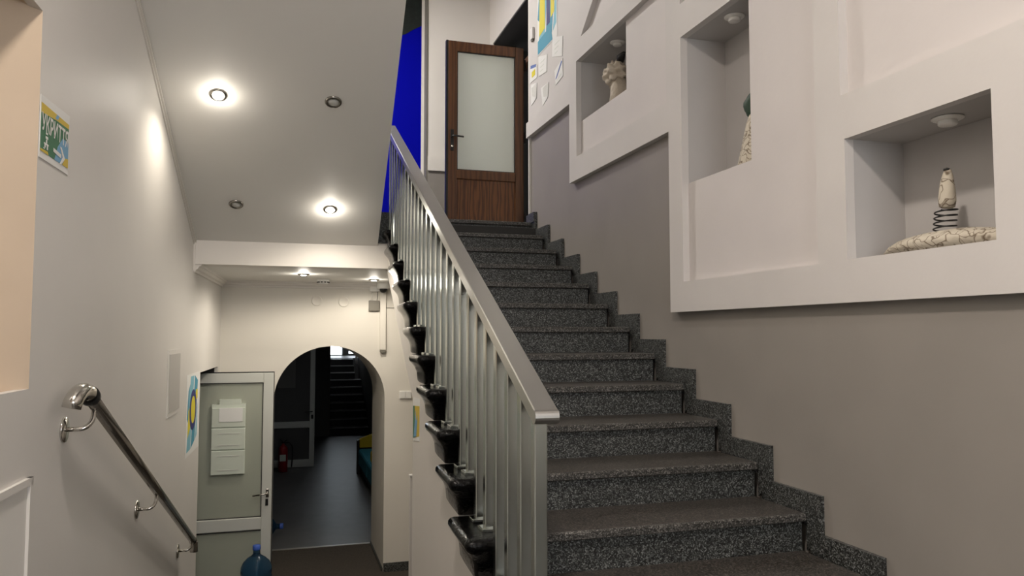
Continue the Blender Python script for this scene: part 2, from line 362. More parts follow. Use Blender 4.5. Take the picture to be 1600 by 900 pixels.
pts = [(1.70, 3.86), (1.62, 3.83), (1.50, 3.76), (1.40, 3.69), (1.25, 3.63), (1.0, 3.60), (.5, 3.62), (0, 3.8), (0, TOP), (1.70, TOP)]
MB(MBk(9.25)).plate(pts, t=.004, w1=.004).build('painted_tree_crown', 'mural_dark', bl, 'dark painted foliage')
struct(MB().box((-1.2, -2.2, TOP), (3.4, 9.5, TOP+.1)).build('ceiling', 'ceiling'), 'high ceiling of the stairwell')
struct(MB(MBk(-2)).plate(rect(-1.0, LAND, 2.1, TOP), [rect(.1, -.3, 1.5, 1.6)], t=.1).build('wall_rear', 'white'), 'wall behind the camera with an added window opening')
MB(MBk(-2.0)).plate(rect(-.95, LAND, 2.02, -.32), t=.006, w1=.006).build('dado', 'grey_wall', bpy.data.objects['wall_rear'])  # unseen dark band added so the balusters reflect darker low down
wn = struct(MB(MBk(-2.03)).plate(rect(.1, -.3, 1.5, 1.6), [rect(.16, -.24, .77, 1.54), rect(.83, -.24, 1.44, 1.54)], t=.05).build('window_fill', 'pvc'), 'unseen window added behind the camera for soft fill light')  # added opening out of view, lets world light in as soft fill
struct(MB().box((SX(1.66)-.02, 1.60, FL-.05), (2.30, 1.66, LAND-.1)).build('wall_understair', 'white'), 'end wall of the space under the stairs')
struct(MB().box((-.90, 2.90, FL-.05), (SX(3)+.1, 3.0, LAND-.1)).build('wall_underlanding', 'white'), 'wall under the near landing')
struct(MB().box((-.80, 7.70, CE+.05), (-.56, 9.4, TOP)).build('wall_landing_left', 'white'), 'left side wall of the upper landing')
struct(MB().box((1.6, 9.24, UP-.1), (2.75, 9.30, TOP)).build('wall_landing_end', 'white'), 'masonry behind the white strip')
struct(MB().box((2.02, 6.17, FL), (2.30, 8.0, CE+.1)).build('wall_lower_right', 'white'), 'side wall under the upper landing')
# hall beyond the arch
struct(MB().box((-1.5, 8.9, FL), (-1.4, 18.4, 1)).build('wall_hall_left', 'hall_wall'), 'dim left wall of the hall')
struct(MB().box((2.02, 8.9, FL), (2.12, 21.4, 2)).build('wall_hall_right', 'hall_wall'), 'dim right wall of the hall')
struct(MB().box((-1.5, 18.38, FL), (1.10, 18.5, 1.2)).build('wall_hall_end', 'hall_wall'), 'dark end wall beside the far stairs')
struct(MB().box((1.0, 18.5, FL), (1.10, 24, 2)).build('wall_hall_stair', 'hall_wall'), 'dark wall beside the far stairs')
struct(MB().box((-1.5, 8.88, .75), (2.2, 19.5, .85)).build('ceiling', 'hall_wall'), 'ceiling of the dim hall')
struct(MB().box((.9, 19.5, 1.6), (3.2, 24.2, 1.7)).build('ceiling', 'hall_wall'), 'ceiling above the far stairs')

# ------------------------------------------------------------------ granite staircase
st = thing('granite_staircase', 'speckled grey granite staircase rising to the wooden door', 'staircase', (1.4, 1.7, LAND))
XA = lambda y: .76+.02*(y-2.3)
EX = lambda y: .660+.036*(y-2.9)
for k in range(-2, 13):
    y, z = YK(k), ZK(k)
    yb = YK(k+1)+.035 if k < 12 else 6.2
    if k > -2:
        mb = MB(); e = .008
        pr = [(y+e, z-.032), (y, z-.024), (y, z-e), (y+e, z), (yb, z), (yb, z-.032)]
        mb.loft([[(x, a, b) for a, b in pr] for x in (XA(y), 1.985)])
        mb.build('tread', 'granite_tread', st)
        MB().loft([[(x, a, b) for a, b in ((y-.0005, z-.028), (y-.0005, z-.006), (y+.004, z-.0005), (y+.010, z+.0004), (y+.010, z-.028))] for x in (XA(y), 1.984)]).build('nosing', 'granite_edge', st)
        MB().box((XA(y), y+.025, ZK(k-1)), (1.985, y+.045, z-.031)).build('riser', 'granite', st)
    # stepped side skirting on the wall
    ys, zs = 2.224+.3157*k, -.774+.149*k
    ye = ys+.3157 if k < 12 else 6.19
    low = ZK(k-1) if k > -2 else LAND
    MB(MR(2.0)).plate(Y([(ys, zs-.149 if k > -2 else LAND), (ys, zs), (ye+.06, zs), (ye+.06, z-.05), (ys+.085, z-.05), (ys+.085, low)]), t=.02, w1=.0 if k % 2 else .0008).build('side_skirting', 'granite', st)
# old black-painted step ends with a bulging moulded edge
for k in range(-1, 13):
    y, z = YK(k), ZK(k); yb = YK(k+1)+.03
    rings = []
    for dz, out, fo in ((.0, .014, -.006), (-.003, .026, .006), (-.012, .035, .015), (-.026, .036, .017), (-.040, .030, .012), (-.054, .017, .0), (-.074, .002, -.020), (-.100, -.008, -.034), (-.150, -.013, -.044)):
        xr, xb, xf = XA(y)+.004, EX(yb)-out, EX(y)-out
        ry = y-fo
        q = [(xr, yb, z+dz), (xb, yb, z+dz)]
        for t in range(1, 4): q.append((xb+(xf-xb)*t/4, yb+(ry+.02-yb)*t/4, z+dz))
        q += [(xf, ry+.02, z+dz), (xf+.006, ry+.006, z+dz), (xf+.02, ry, z+dz), (xr, ry, z+dz)]
        rings.append(q)
    MB().loft(rings, smooth=True).build('painted_step_end', 'black_gloss', st, 'glossy black painted step end')
# edge of the landing beside the top step
MB().box((-.5, 5.965, ZBM+.02), (XA(6), 5.998, UP+.012)).build('landing_edge', 'granite', st)
MB().box((1.99, 6.02, UP), (2.42, 6.165, UP+.08)).build('landing_skirting', 'granite', st)

# lower flight (runs down to the carpet)
lf = thing('lower_staircase', 'granite flight going down beside the wall handrail', 'staircase', (-.1, 3.0, FL))
for j in range(1, 8):
    y0, z = 3.0+.345*(j-1)+.02, LAND-.15*j
    MB().box((LX(y0)+.0, y0, z-.04), (SX(y0)-.004, y0+.375, z)).box((LX(y0), y0, FL), (SX(y0)-.004, y0+.02, z-.04)).build('step', 'granite_tread', lf)

# ------------------------------------------------------------------ steel railing
HX = lambda y: .725+.02*(y-2.1)
HZ = lambda y: -.215+.472*(y-2.08)
rl = thing('stair_railing', 'brushed steel railing with square balusters along the granite stairs', 'railing', (HX(2.12), 2.12, ZK(-1)))
hw, hh = .036, .043
rings = []
ny = Vector((0, -.427, .904)); dy = Vector((0, .904, .427))
def hsec(c, half_h, top=None):
    return [tuple(c+Vector((sx*hw, 0, 0))+ny*sz) for sx, sz in ((-1, -hh), (1, -hh), (1, 0), (-1, 0))]
c0 = Vector((HX(2.08), 2.08, HZ(2.08)))
mb = MB()
e = .003
def sec(c):
    return [tuple(c+Vector((x, 0, 0))+ny*z) for x, z in ((-hw+e, -hh), (hw-e, -hh), (hw, -hh+e), (hw, -e), (hw-e, 0), (-hw+e, 0), (-hw, -e), (-hw, -hh+e))]
c1 = Vector((HX(6.05), 6.05, HZ(6.05)))
mb.loft([sec(c0), sec(c1)])
mb.build('handrail', 'rail_steel', rl)
# rounded nose of the handrail
mb = MB(); n = 10; r = hh/2
vs = []
for i in range(n+1):
    a = math.pi*i/n
    p = c0-ny*r-dy*(r*math.sin(a))+ny*(r*math.cos(a))
    vs.append(p)
mb.loft([[tuple(p+Vector((x, 0, 0))) for p in vs] for x in (-hw, hw)])
mb.build('handrail_end', 'rail_steel', rl)
yj = [2.124+.1505*j for j in range(26)]
for j, y in enumerate(yj):
    if y > 6.0: break
    k = int(math.floor((y+.02-2.29)/.3157)); k = max(min(k, 12), -1); z0 = ZK(k)
    h = .0195 if j == 0 else .0185; x = HX(y)-.008
    ztop = HZ(y)-.047+ (0.004)
    mb = MB(); b = .003
    oct_ = lambda z, sl_=0: [(x+a, y+c, z+sl_*c) for a, c in ((-h+b, -h), (h-b, -h), (h, -h+b), (h, h-b), (h-b, h), (-h+b, h), (-h, h-b), (-h, -h+b))]
    mb.loft([oct_(z0), oct_(ztop, .472)])
    mb.build('baluster', 'steel', rl)
    MB().box((x-.034, y-.034, z0-.002), (x+.034, y+.034, z0+.011), .003).build('base_plate', 'steel', rl)

# ------------------------------------------------------------------ wall handrail on the left
OFF = .085
def lp(y, z, off=OFF): return Vector((LX(y)+off, y, z))
p0 = lp(3.03, -.215); p1 = lp(5.68, -1.395)
wh = thing('wall_handrail', 'round stainless steel handrail on brackets along the left wall', 'handrail', tuple(p0))
d = (p1-p0).normalized()
MB().tube([p0, p1], .0235, 16).build('rail_tube', 'dark_steel', wh)
# top elbow turning toward the camera and down
el = [p0+d*.02, p0-d*.03]
cur = p0-d*.03
for i in range(1, 7):
    a = R(15*i); el.append(cur+Vector((-.004*i, -.105*math.sin(a), .030*math.sin(a)-.075*(1-math.cos(a)))))
MB().tube(el, .030, 18).build('end_elbow', 'chrome', wh)
MB().tube([p0-d*.005, p0+d*.02], .034, 18).build('collar', 'black', wh)
lo = [p1-d*.01, p1+d*.03, p1+d*.045+Vector((0, 0, -.02)), p1+d*.045+Vector((0, 0, -.065))]
MB().tube(lo, .026, 16).build('end_elbow', 'chrome', wh)
for y, z in ((3.06, -.335), (4.29, -.879), (5.595, -1.433)):
    t = (y-3.03)/(5.68-3.03); zr = -.215+t*(-1.18)
    MB(ML).lathe((y, z, 0), [(.0, 0), (.044, 0), (.046, .004), (.044, .008), (.0, .009)], n=28).build('wall_flange', 'chrome', wh)
    pts = [lp(y, z, .005), lp(y, z, OFF-.035)]
    for i in range(1, 6):
        a = R(18*i); pts.append(lp(y+.028*(1-math.cos(a)), z+.035*(1-math.cos(a)), OFF-.035+.035*math.sin(a)))
    pts.append(lp(y+.04, -.215+(y+.04-3.03)/2.65*-1.18-.015))
    MB().tube(pts, .0085, 10).build('bracket_arm', 'chrome', wh)

# ------------------------------------------------------------------ ceiling spot lamps
nrm = Vector((0, -sl, -1)).normalized()
def downlight(pos, axis, on, label, group, ring='dark_steel', r=.049, energy=0, drop=.035):
    t = thing('downlight', label, 'ceiling light', pos, group); a = Vector(axis)
    MB().lathe(pos, [(r*.66, .0), (r, .0), (r, .004), (r*.92, .010), (r*.70, .012), (r*.66, .006)], axis, 28).build('ring', ring, t)
    MB().lathe(pos, [(.0, .0), (r*.64, .0), (r*.62, .008), (r*.4, .013), (.0, .015)], axis, 24).build('lens', 'lens_on' if on else 'lens_off', t)
    if on:
        lamp('downlight_glow', 'SPOT', tuple(Vector(pos)+a*.03), energy, (1, .90, .76), .03, (0, 0, 0), spot_size=R(172 if drop < .03 else 150), spot_blend=.35 if drop < .03 else .6)
        lamp('downlight_spill', 'POINT', tuple(Vector(pos)+a*.06), energy*.075, (1, .92, .80), .04)
    return t
def sof(x, y): return (x, y, SO(y)-.0005)
downlight(sof(-.364, 4.54), nrm, True, 'lit spot lamp on the sloping soffit nearest the left wall', 'soffit spot lamps', energy=E_DOWN)
downlight(sof(.315, 5.545), nrm, True, 'lit spot lamp on the sloping soffit near the steel railing', 'soffit spot lamps', energy=E_DOWN*1.15)
downlight(sof(.266, 4.52), nrm, False, 'unlit chrome spot lamp on the soffit, upper right of the four', 'soffit spot lamps', 'dark_steel')
downlight(sof(-.313, 5.535), nrm, False, 'unlit chrome spot lamp on the soffit, lower left of the four', 'soffit spot lamps', 'dark_steel')
downlight((.17, 6.71, CE-.0005), (0, 0, -1), True, 'lit spot lamp in the low ceiling beyond the beam', 'low ceiling spot lamps', energy=E_LOW, drop=.02)
downlight((.815, 7.20, CE-.0005), (0, 0, -1), True, 'lit spot lamp in the low ceiling beside the dome camera', 'low ceiling spot lamps', energy=E_LOW*.7, drop=.02)
for p, lb in (((2.115, 2.0, .7195), 'white ring lamp in the top of the niche with the spring sculpture'), ((2.102, 3.215, 1.5555), 'white ring lamp in the top of the tall niche'), ((2.112, 4.60, 1.9425), 'white ring lamp in the top of the small far niche')):
    t = thing('niche_lamp', lb, 'lamp', p, 'niche lamps')
    MB().lathe(p, [(.030, 0), (.050, 0), (.050, .004), (.040, .009), (.031, .010)], (0, 0, -1), 28).build('ring', 'white_plastic', t)
    MB().lathe(p, [(0, 0), (.030, 0), (.030, .022), (.026, .026), (0, .027)], (0, 0, -1), 24).build('lens', 'white_plastic', t)
for p, r, lb in (((-.1, 7.4, TOP-.001), .2, 'unseen round lamp added on the high ceiling to light the upper landing'), ((-.15, .85, 2.659), .17, 'round lamp under the landing above the camera')):
    t = thing('ceiling_lamp', lb, 'ceiling light', p)
    MB().lathe(p, [(0, 0), (r, 0), (r, .03), (r*.95, .045), (r*.9, .04), (r*.9, .03), (0, .03)], (0, 0, -1), 32).build('housing', 'white_plastic', t)
    MB().lathe((p[0], p[1], p[2]-.031), [(0, 0), (r*.88, 0), (r*.86, .006), (0, .008)], (0, 0, -1), 32).build('diffuser', 'white_plastic', t)

t = thing('ceiling_lamp', 'unseen dim lamp added to brighten the hall beyond the arch', 'ceiling light', (1.0, 11.6, .749))
MB().lathe((1.0, 11.6, .749), [(0, 0), (.16, 0), (.16, .03), (.14, .04), (0, .042)], (0, 0, -1), 28).build('housing', 'white_plastic', t)
lamp('hall_fill_light', 'AREA', (1.0, 11.6, .68), 1.9, (.95, .97, 1), .3)  # added fill for the dim hall, source and housing out of view
# ------------------------------------------------------------------ things on the arch wall and low ceiling
t = thing('smoke_detector', 'white round smoke detector on the low ceiling', 'smoke detector', (.364, 7.37, CE))
MB().lathe((.364, 7.37, CE-.0005), [(0, 0), (.055, 0), (.055, .014), (.050, .016), (.050, .030), (.040, .040), (.0, .042)], (0, 0, -1), 28).build('body', 'white_plastic', t)
mb = MB()
for i in range(10):
    a = 2*math.pi*i/10; c = (.364+.050*math.cos(a), 7.37+.050*math.sin(a)); mb.box((c[0]-.008, c[1]-.008, CE-.030), (c[0]+.008, c[1]+.008, CE-.021))
mb.build('vent_slot', 'dark', t)
t = thing('dome_camera', 'white dome security camera with black eye at the top of the cable duct', 'camera', (.965, 7.70, CE-.03))
MB().lathe((.965, 7.70, CE-.0005), [(0, 0), (.062, 0), (.064, .03), (.060, .055), (.040, .058), (0, .058)], (0, 0, -1), 28).build('housing', 'white_plastic', t)
MB().lathe((.965, 7.69, CE-.055), [(.040, 0), (.038, .018), (.028, .034), (.012, .042), (0, .044)], (0, -.15, -1), 24).build('lens_dome', 'black', t)
t = thing('junction_box', 'small cream box on the wall above the grey square plate', 'box', (.89, YB, .46))
MB().box((.84, 7.745, .425), (.935, 7.799, .475), .004).build('body', 'white_plastic', t)
t = thing('wall_plate', 'grey square plate hanging by thin wires on the arch wall', 'plate', (.884, YB, .283))
MB().box((.832, 7.76, .232), (.936, 7.798, .336), .003).build('body', 'plastic_dark', t)
for a, b, c in ((.845, .855, .87), (.86, .87, .845), (.915, .917, .912)):
    MB().tube([(a, 7.78, .43), (b, 7.77, .39), (c, 7.78, .335)], .0022, 6).build('wire', 'black' if a > .9 else 'white_plastic', t)
t = thing('cable_duct', 'narrow white vertical cable duct on the arch wall', 'cable duct', (.975, YB, -.16))
MB().box((.944, 7.765, -.158), (1.004, 7.799, .44), .003).build('cover', 'back_white', t)
MB().box((.950, 7.760, -.185), (.999, 7.799, -.159)).build('end_cap', 'plastic_dark', t)
tag(MB().box((1.004, 7.792, .262), (1.20, 7.799, .268)).build('cable', 'plastic_dark'), 'thin horizontal cable right of the cable duct', 'cable')
for x, z, s_ in ((.327, .328, 'left'), (.587, .320, 'right')):
    tag(MB(MBk(YB)).lathe((x, z, 0), [(0, 0), (.052, 0), (.052, .004), (.046, .008), (.040, .005), (0, .006)], (0, 0, 1), 32).build('blanking_cap', 'back_white'), 'round cream blanking cap above the arch, %s one of the pair' % s_, 'wall cap', 'blanking caps above the arch')
t = thing('light_switch', 'white double light switch right of the arch', 'switch', (1.21, YB, -.61))
MB().box((1.148, 7.785, -.652), (1.272, 7.799, -.572), .003).build('plate', 'white_plastic', t)
for a in (1.155, 1.213): MB().box((a, 7.778, -.645), (a+.052, 7.786, -.579), .002).build('rocker', 'white_plastic', t)
t = thing('leaning_board', 'white board standing on edge behind the end of the stair wall', 'board', (1.1, 6.0, FL))
MB().box((.968, 5.98, FL), (1.5, 6.01, -1.10), .004).build('board', 'white', t)
MB().box((.964, 5.972, -1.10), (1.504, 6.018, -1.085), .003).build('top_edge', 'white_plastic', t)

# ------------------------------------------------------------------ lower glazed door with pockets
def glazed_door(name, label, x0, x1, y, z0, z1, stile, mid, frame_m, glass_m, hand_z, group=None, midh=.11, bot=.12):
    t = thing(name, label, 'door', (x0, y, z0), group); d = .055; sg = stile
    MB().box((x0, y, z0), (x0+sg, y+d, z1), .004).build('stile', frame_m, t)
    MB().box((x1-sg, y, z0), (x1, y+d, z1), .004).build('stile', frame_m, t)
    MB().box((x0+sg, y, z1-sg), (x1-sg, y+d, z1), .004).build('top_rail', frame_m, t)
    MB().box((x0+sg, y, z0), (x1-sg, y+d, z0+bot), .004).build('bottom_rail', frame_m, t)
    MB().box((x0+sg, y-.004, mid-midh/2), (x1-sg, y+d, mid+midh/2), .006).build('middle_rail', frame_m, t)
    MB().box((x0+sg-.005, y+.022, mid+midh/2-.004), (x1-sg+.005, y+.032, z1-sg+.004)).build('glass_pane', glass_m, t)
    return t
x0, x1, yl = -.86, -.061, 7.38
d1 = glazed_door('glazed_door', 'open pale plastic door with frosted glass and paper pockets', x0, x1, yl, FL+.01, -.352, .088, -1.70, 'pvc', 'door_glass', -1.43)
MB().box((x0+.08, yl+.022, FL+.12), (x1-.084, yl+.032, -1.755)).build('glass_pane', 'door_glass', d1)
for a, b in (((x0+.088, yl+.012, -1.645), (x1-.088, yl+.021, -1.637)), ((x1-.096, yl+.012, -1.64), (x1-.088, yl+.021, -.44)), ((x0+.088, yl+.012, -.447), (x1-.088, yl+.021, -.440)), ((x0+.088, yl+.012, -1.768), (x1-.088, yl+.021, -1.760))):
    MB().box(a, b).build('rubber_seal', 'charcoal', d1)
MB().box((x0, yl+.004, -.350), (x1+.006, yl+.05, -.343)).build('door_edge', 'black', d1)
MB().box((x1+.0005, yl+.004, FL+.01), (x1+.006, yl+.05, -.345)).build('door_edge', 'black', d1)
h = MB().box((-.112, yl-.010, -1.47), (-.085, yl-.001, -1.395), .003).build('handle', 'chrome', d1, 'chrome lever handle')
MB().tube([(-.098, yl-.005, -1.432), (-.098, yl-.045, -1.432), (-.115, yl-.05, -1.434), (-.225, yl-.05, -1.445)], .008, 10).build('lever', 'chrome', h)
MB().box((-.115, yl-.006, -1.545), (-.090, yl-.001, -1.485), .002).build('lock', 'black', d1)
pk = thing('paper_pockets', 'pale green wall pocket with three compartments hanging on the glazed door', 'organizer', (-.44, yl, -1.25))
MB().box((-.585, yl-.004, -1.252), (-.298, yl+.018, -.628)).build('backing', 'paper_grey', pk)
MB().box((-.522, yl-.004, -.629), (-.338, yl+.016, -.585)).build('header', 'paper_grey', pk)
for i, (za, zb) in enumerate(((-.832, -.66), (-1.03, -.842), (-1.25, -1.04))):
    p = MB().box((-.583, yl-.016, za), (-.300, yl-.005, zb), .004).build('pocket', 'paper_grey', pk)
    if i:
        MB().box((-.53, yl-.0185, zb-.05), (-.35, yl-.0165, zb-.043)).build('fold', 'pvc', p)
        MB().box((-.53, yl-.0185, za+.035), (-.35, yl-.0165, za+.042)).build('fold', 'pvc', p)
MB().box((-.521, yl-.020, -.783), (-.323, yl-.017, -.660)).build('sheet', 'paper', pk)

# water bottles
def bottle_prof():
    p = [(0, 0), (.118, 0), (.130, .012)]
    for i in range(5):
        z = .03+.05*i; p += [(.132, z), (.132, z+.028), (.125, z+.038), (.132, z+.048)]
    p += [(.132, .30), (.128, .335), (.110, .375), (.075, .41), (.040, .432), (.030, .445), (.028, .480)]
    return p
def bottle(loc, axis, label):
    t = thing('water_bottle', label, 'bottle', loc, 'large water bottles')
    MB().lathe(loc, bottle_prof(), axis, 28).build('body', 'bottle', t)
    c = Vector(loc)+Vector(axis).normalized()*.478
    MB().lathe(tuple(c), [(0, 0), (.033, 0), (.034, .004), (.033, .036), (.028, .040), (0, .040)], axis, 20).build('cap', 'bottle_cap', t)
bottle((-.176, 7.16, FL), (0, 0, 1), 'large blue water bottle standing upright before the glazed door')
bottle((-.46, 9.45, FL+.135), (1, .0, -.02), 'large blue water bottle lying on the hall floor, its neck past the door')

# ------------------------------------------------------------------ hall beyond the arch
d2 = glazed_door('glazed_door', 'dim open glazed door in the hall behind the fire extinguisher', -.32, .588, 14.2, FL+.01, -.2, .085, -1.60, 'pvc', 'charcoal', -1.3, bot=.13)
MB().box((-.24, 14.222, FL+.13), (.51, 14.232, -1.65)).build('glass_pane', 'charcoal', d2)
MB().tube([(.545, 14.2, -1.37), (.545, 14.15, -1.37), (.42, 14.14, -1.375)], .01, 8).build('handle', 'black', d2)
MB().box((.525, 14.19, -1.50), (.565, 14.199, -1.43)).build('lock', 'black', d2)
MB().box((-.05, 14.205, -.95), (.25, 14.22, -.3)).build('sheet', 'hall_wall', d2)
t = thing('fire_extinguisher', 'red fire extinguisher with black hose on the hall floor', 'fire extinguisher', (.06, 13.85, FL))
MB().lathe((.06, 13.85, FL), [(0, 0), (.07, 0), (.078, .012), (.078, .36), (.070, .41), (.040, .445), (.022, .455), (.022, .48), (0, .48)], n=24).build('cylinder', 'red', t)
MB().box((.03, 13.835, FL+.48), (.09, 13.865, FL+.51)).tube([(.06, 13.85, FL+.50), (.0, 13.83, FL+.56)], .01, 8).tube([(.06, 13.85, FL+.49), (.13, 13.83, FL+.55)], .009, 8).build('valve', 'black', t)
MB().tube([(.08, 13.84, FL+.49), (.16, 13.83, FL+.50), (.21, 13.83, FL+.42), (.215, 13.83, FL+.28), (.20, 13.83, FL+.08)], .012, 10).build('hose', 'black', t)
MB().box((.005, 13.768, FL+.19), (.105, 13.773, FL+.30)).build('label_sticker', 'paper_grey', t)
t = thing('sofa', 'teal fabric sofa with dark base along the hall wall', 'sofa', (1.6, 11.9, FL))
MB().box((1.31, 10.55, FL+.02), (2.0, 13.25, FL+.16), .01).build('base', 'black', t)
for i in range(2):
    MB().box((1.26, 10.5+1.33*i, FL+.16), (1.85, 11.82+1.33*i, FL+.44), .04).build('seat', 'sofa_teal', t)
    MB().box((1.80, 10.5+1.33*i, FL+.44), (2.0, 11.82+1.33*i, FL+.82), .04).build('backrest', 'sofa_teal', t)
MB(frame((1.25, 13.30, FL), (1, 0, 0))).plate([(0, 0), (.74, 0), (.74, .80), (.0, .56)], t=.10, w1=.05).build('armrest', 'black', t)
tag(MB(frame((1.285, 13.20, FL+.455), (1, -.02, 0))).plate([(0, 0), (.45, 0), (.45, .30), (.0, .14)], t=.10, w1=.05).build('cushion', 'sofa_yellow'), 'yellow cushion against the far armrest of the sofa', 'cushion', 'yellow sofa cushions')
tag(MB().box((1.29, 11.5, FL+.445), (1.62, 11.66, FL+.63), .04).build('cushion', 'sofa_yellow'), 'small yellow cushion in the middle of the sofa seat', 'cushion', 'yellow sofa cushions')
t = thing('far_staircase', 'black staircase rising to the daylight at the end of the hall', 'staircase', (1.55, 18.5, FL))
for i in range(10):
    y0, z1 = 18.5+.30*i, FL+.168*(i+1); xr = 2.0 if i < 7 else 1.86
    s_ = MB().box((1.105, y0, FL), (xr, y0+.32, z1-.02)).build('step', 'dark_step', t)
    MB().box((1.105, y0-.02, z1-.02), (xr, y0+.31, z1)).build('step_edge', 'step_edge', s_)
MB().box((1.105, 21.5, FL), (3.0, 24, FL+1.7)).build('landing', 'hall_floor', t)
MB().tube([(1.90, 20.6, -.78), (1.90, 20.7, -.45), (1.86, 20.8, -.40), (1.72, 20.9, -.38)], .03, 8).build('handrail', 'white_plastic', t)
wi = struct(MB(MBk(23.6)).plate(rect(1.1, -.65, 3.0, 1.6), [rect(1.40, -.62, 1.74, 1.2), rect(1.84, -.62, 2.36, 1.2)], t=.08).build('window_2', 'pvc'), 'bright glazed entrance at the top of the far stairs')
MB(MBk(23.75)).plate(rect(1.3, -.65, 2.5, 1.5), t=.02).build('pane', 'daylight', wi)
MB(MBk(23.3)).plate(rect(1.74, -.64, 2.40, 1.2), [rect(1.92, -.58, 2.16, 1.1)], t=.06).build('door_leaf', 'hall_wall', wi)
struct(MB().box((2.98, 21.4, FL), (3.08, 24, 2)).box((2.12, 21.3, FL), (3.0, 21.4, 2)).build('wall_entrance_side', 'hall_wall'), 'side wall of the far entrance')
struct(MB().box((1.0, 23.9, -1), (3.1, 24, 2)).build('wall_entrance', 'hall_wall'), 'end wall of the far entrance')

# ------------------------------------------------------------------ wooden door on the upper landing
yd = 7.60; xa, xb, za, zb = 1.596, 2.405, UP+.012, 3.022
wd = thing('wooden_door', 'brown wood-grain door with frosted glass standing open at the stair top', 'door', (xb, yd, za))
sg = .092
MB().box((xa, yd, za), (xa+sg, yd+.06, zb), .004).build('stile', 'wood', wd)
MB().box((xb-sg, yd, za), (xb, yd+.06, zb), .004).build('stile', 'wood', wd)
MB().box((xa+sg, yd, zb-.105), (xb-sg, yd+.06, zb), .004).build('top_rail', 'wood', wd)
MB().box((xa+sg, yd-.003, 1.585), (xb-sg, yd+.06, 1.68), .006).build('middle_rail', 'wood', wd)
MB().box((xa+sg, yd, za), (xb-sg, yd+.06, za+.1), .004).build('bottom_rail', 'wood', wd)
MB().box((xa+sg-.004, yd+.02, za+.09), (xb-sg+.004, yd+.04, 1.59)).build('lower_panel', 'wood_panel', wd)
MB().box((xa+sg-.004, yd+.022, 1.675), (xb-sg+.004, yd+.036, zb-.10)).build('glass_pane', 'frost', wd)
for a, b in (((xa+sg, yd+.008, 1.68), (xa+sg+.008, yd+.021, zb-.105)), ((xb-sg-.008, yd+.008, 1.68), (xb-sg, yd+.021, zb-.105)), ((xa+sg, yd+.008, zb-.113), (xb-sg, yd+.021, zb-.105)), ((xa+sg, yd+.008, 1.68), (xb-sg, yd+.021, 1.688))):
    MB().box(a, b).build('rubber_seal', 'black', wd)
MB().box((xa-.022, yd+.004, za), (xa-.0005, yd+.058, zb+.004)).build('door_edge', 'black', wd)
h = MB().box((xa+.022, yd-.012, 1.87), (xa+.056, yd-.001, 2.09), .003).build('handle', 'black', wd, 'black lever handle')
MB().tube([(xa+.04, yd-.01, 2.015), (xa+.04, yd-.05, 2.015), (xa+.055, yd-.055, 2.015), (xa+.15, yd-.055, 2.010)], .009, 10).build('lever', 'black', h)
MB().lathe((xa+.039, yd-.012, 1.915), [(0, 0), (.011, 0), (.011, .004), (0, .005)], (0, -1, 0), 16).build('lock_cylinder', 'chrome', h)
for z in (1.15, 2.0, 2.78):
    MB().lathe((xb+.014, yd+.02, z), [(0, 0), (.016, 0), (.016, .12), (0, .12)], n=14).build('hinge', 'black', wd)

# ------------------------------------------------------------------ signs, posters and notices
def sheet(name, label, cat, M, quad, m='paper', group=None, w=.0025):
    q = quad; cu = sum(p[0] for p in q)/4; cv = min(p[1] for p in q)
    t = thing(name, label, cat, tuple(M @ Vector((cu, cv, 0))), group)
    MB(M).plate(q, t=.0018, w1=w).build('sheet', m, t)
    return t
def shp(M, pts, m, parent, w, name='print'): return MB(M).plate(pts, t=.0006, w1=w).build(name, m, parent)
# shelter sign on the left wall
MG = ML
t = sheet('shelter_sign', 'green, yellow and blue paper sign reading УКРИТТЯ with an arrow', 'sign', MG, [(2.705, .556), (3.00, .556), (3.00, .765), (2.705, .755)])
u0, u1, v0, v1 = 2.712, 2.993, .578, .732
shp(MG, rect(u0, v0, u1, v1), 'green', t, .0032)
shp(MG, [(u0, .700), (2.86, .712), (u1, .716), (u1, v1), (u0, v1)], 'gold', t, .0036)
shp(MG, [(2.85, .578), (u1, .578), (u1, .668), (2.93, .668), (2.88, .628)], 'print_blue', t, .0036)
shp(MG, [(2.93, .578), (u1, .578), (u1, .61), (2.96, .606)], 'gold', t, .0040)
shp(MG, [(u0, .578), (2.79, .578), (2.78, .588), (u0, .585)], 'gold', t, .0040)
shp(MG, [(2.845, .716), (2.87, .716), (2.885, .732), (2.86, .732)], 'print_blue', t, .0040)
text('УКРИТТЯ', 'lettering', 'print_white', MG, .075, t, 2.853, .648, .0044, .80)
shp(MG, [(2.835, .614), (2.915, .609), (2.915, .596), (2.835, .601)], 'print_white', t, .0046, 'arrow')
shp(MG, [(2.900, .634), (2.915, .634), (2.955, .602), (2.915, .574), (2.900, .574), (2.930, .602)], 'print_white', t, .0050, 'arrow')
fig = [(2.757, .640, 2.773, .646), (2.755, .626, 2.778, .634), (2.760, .612, 2.770, .624), (2.742, .606, 2.785, .611), (2.747, .596, 2.757, .606), (2.770, .592, 2.780, .606), (2.738, .590, 2.750, .594)]
for a in fig: shp(MG, rect(*a), 'print_white', t, .0046, 'figure_mark')
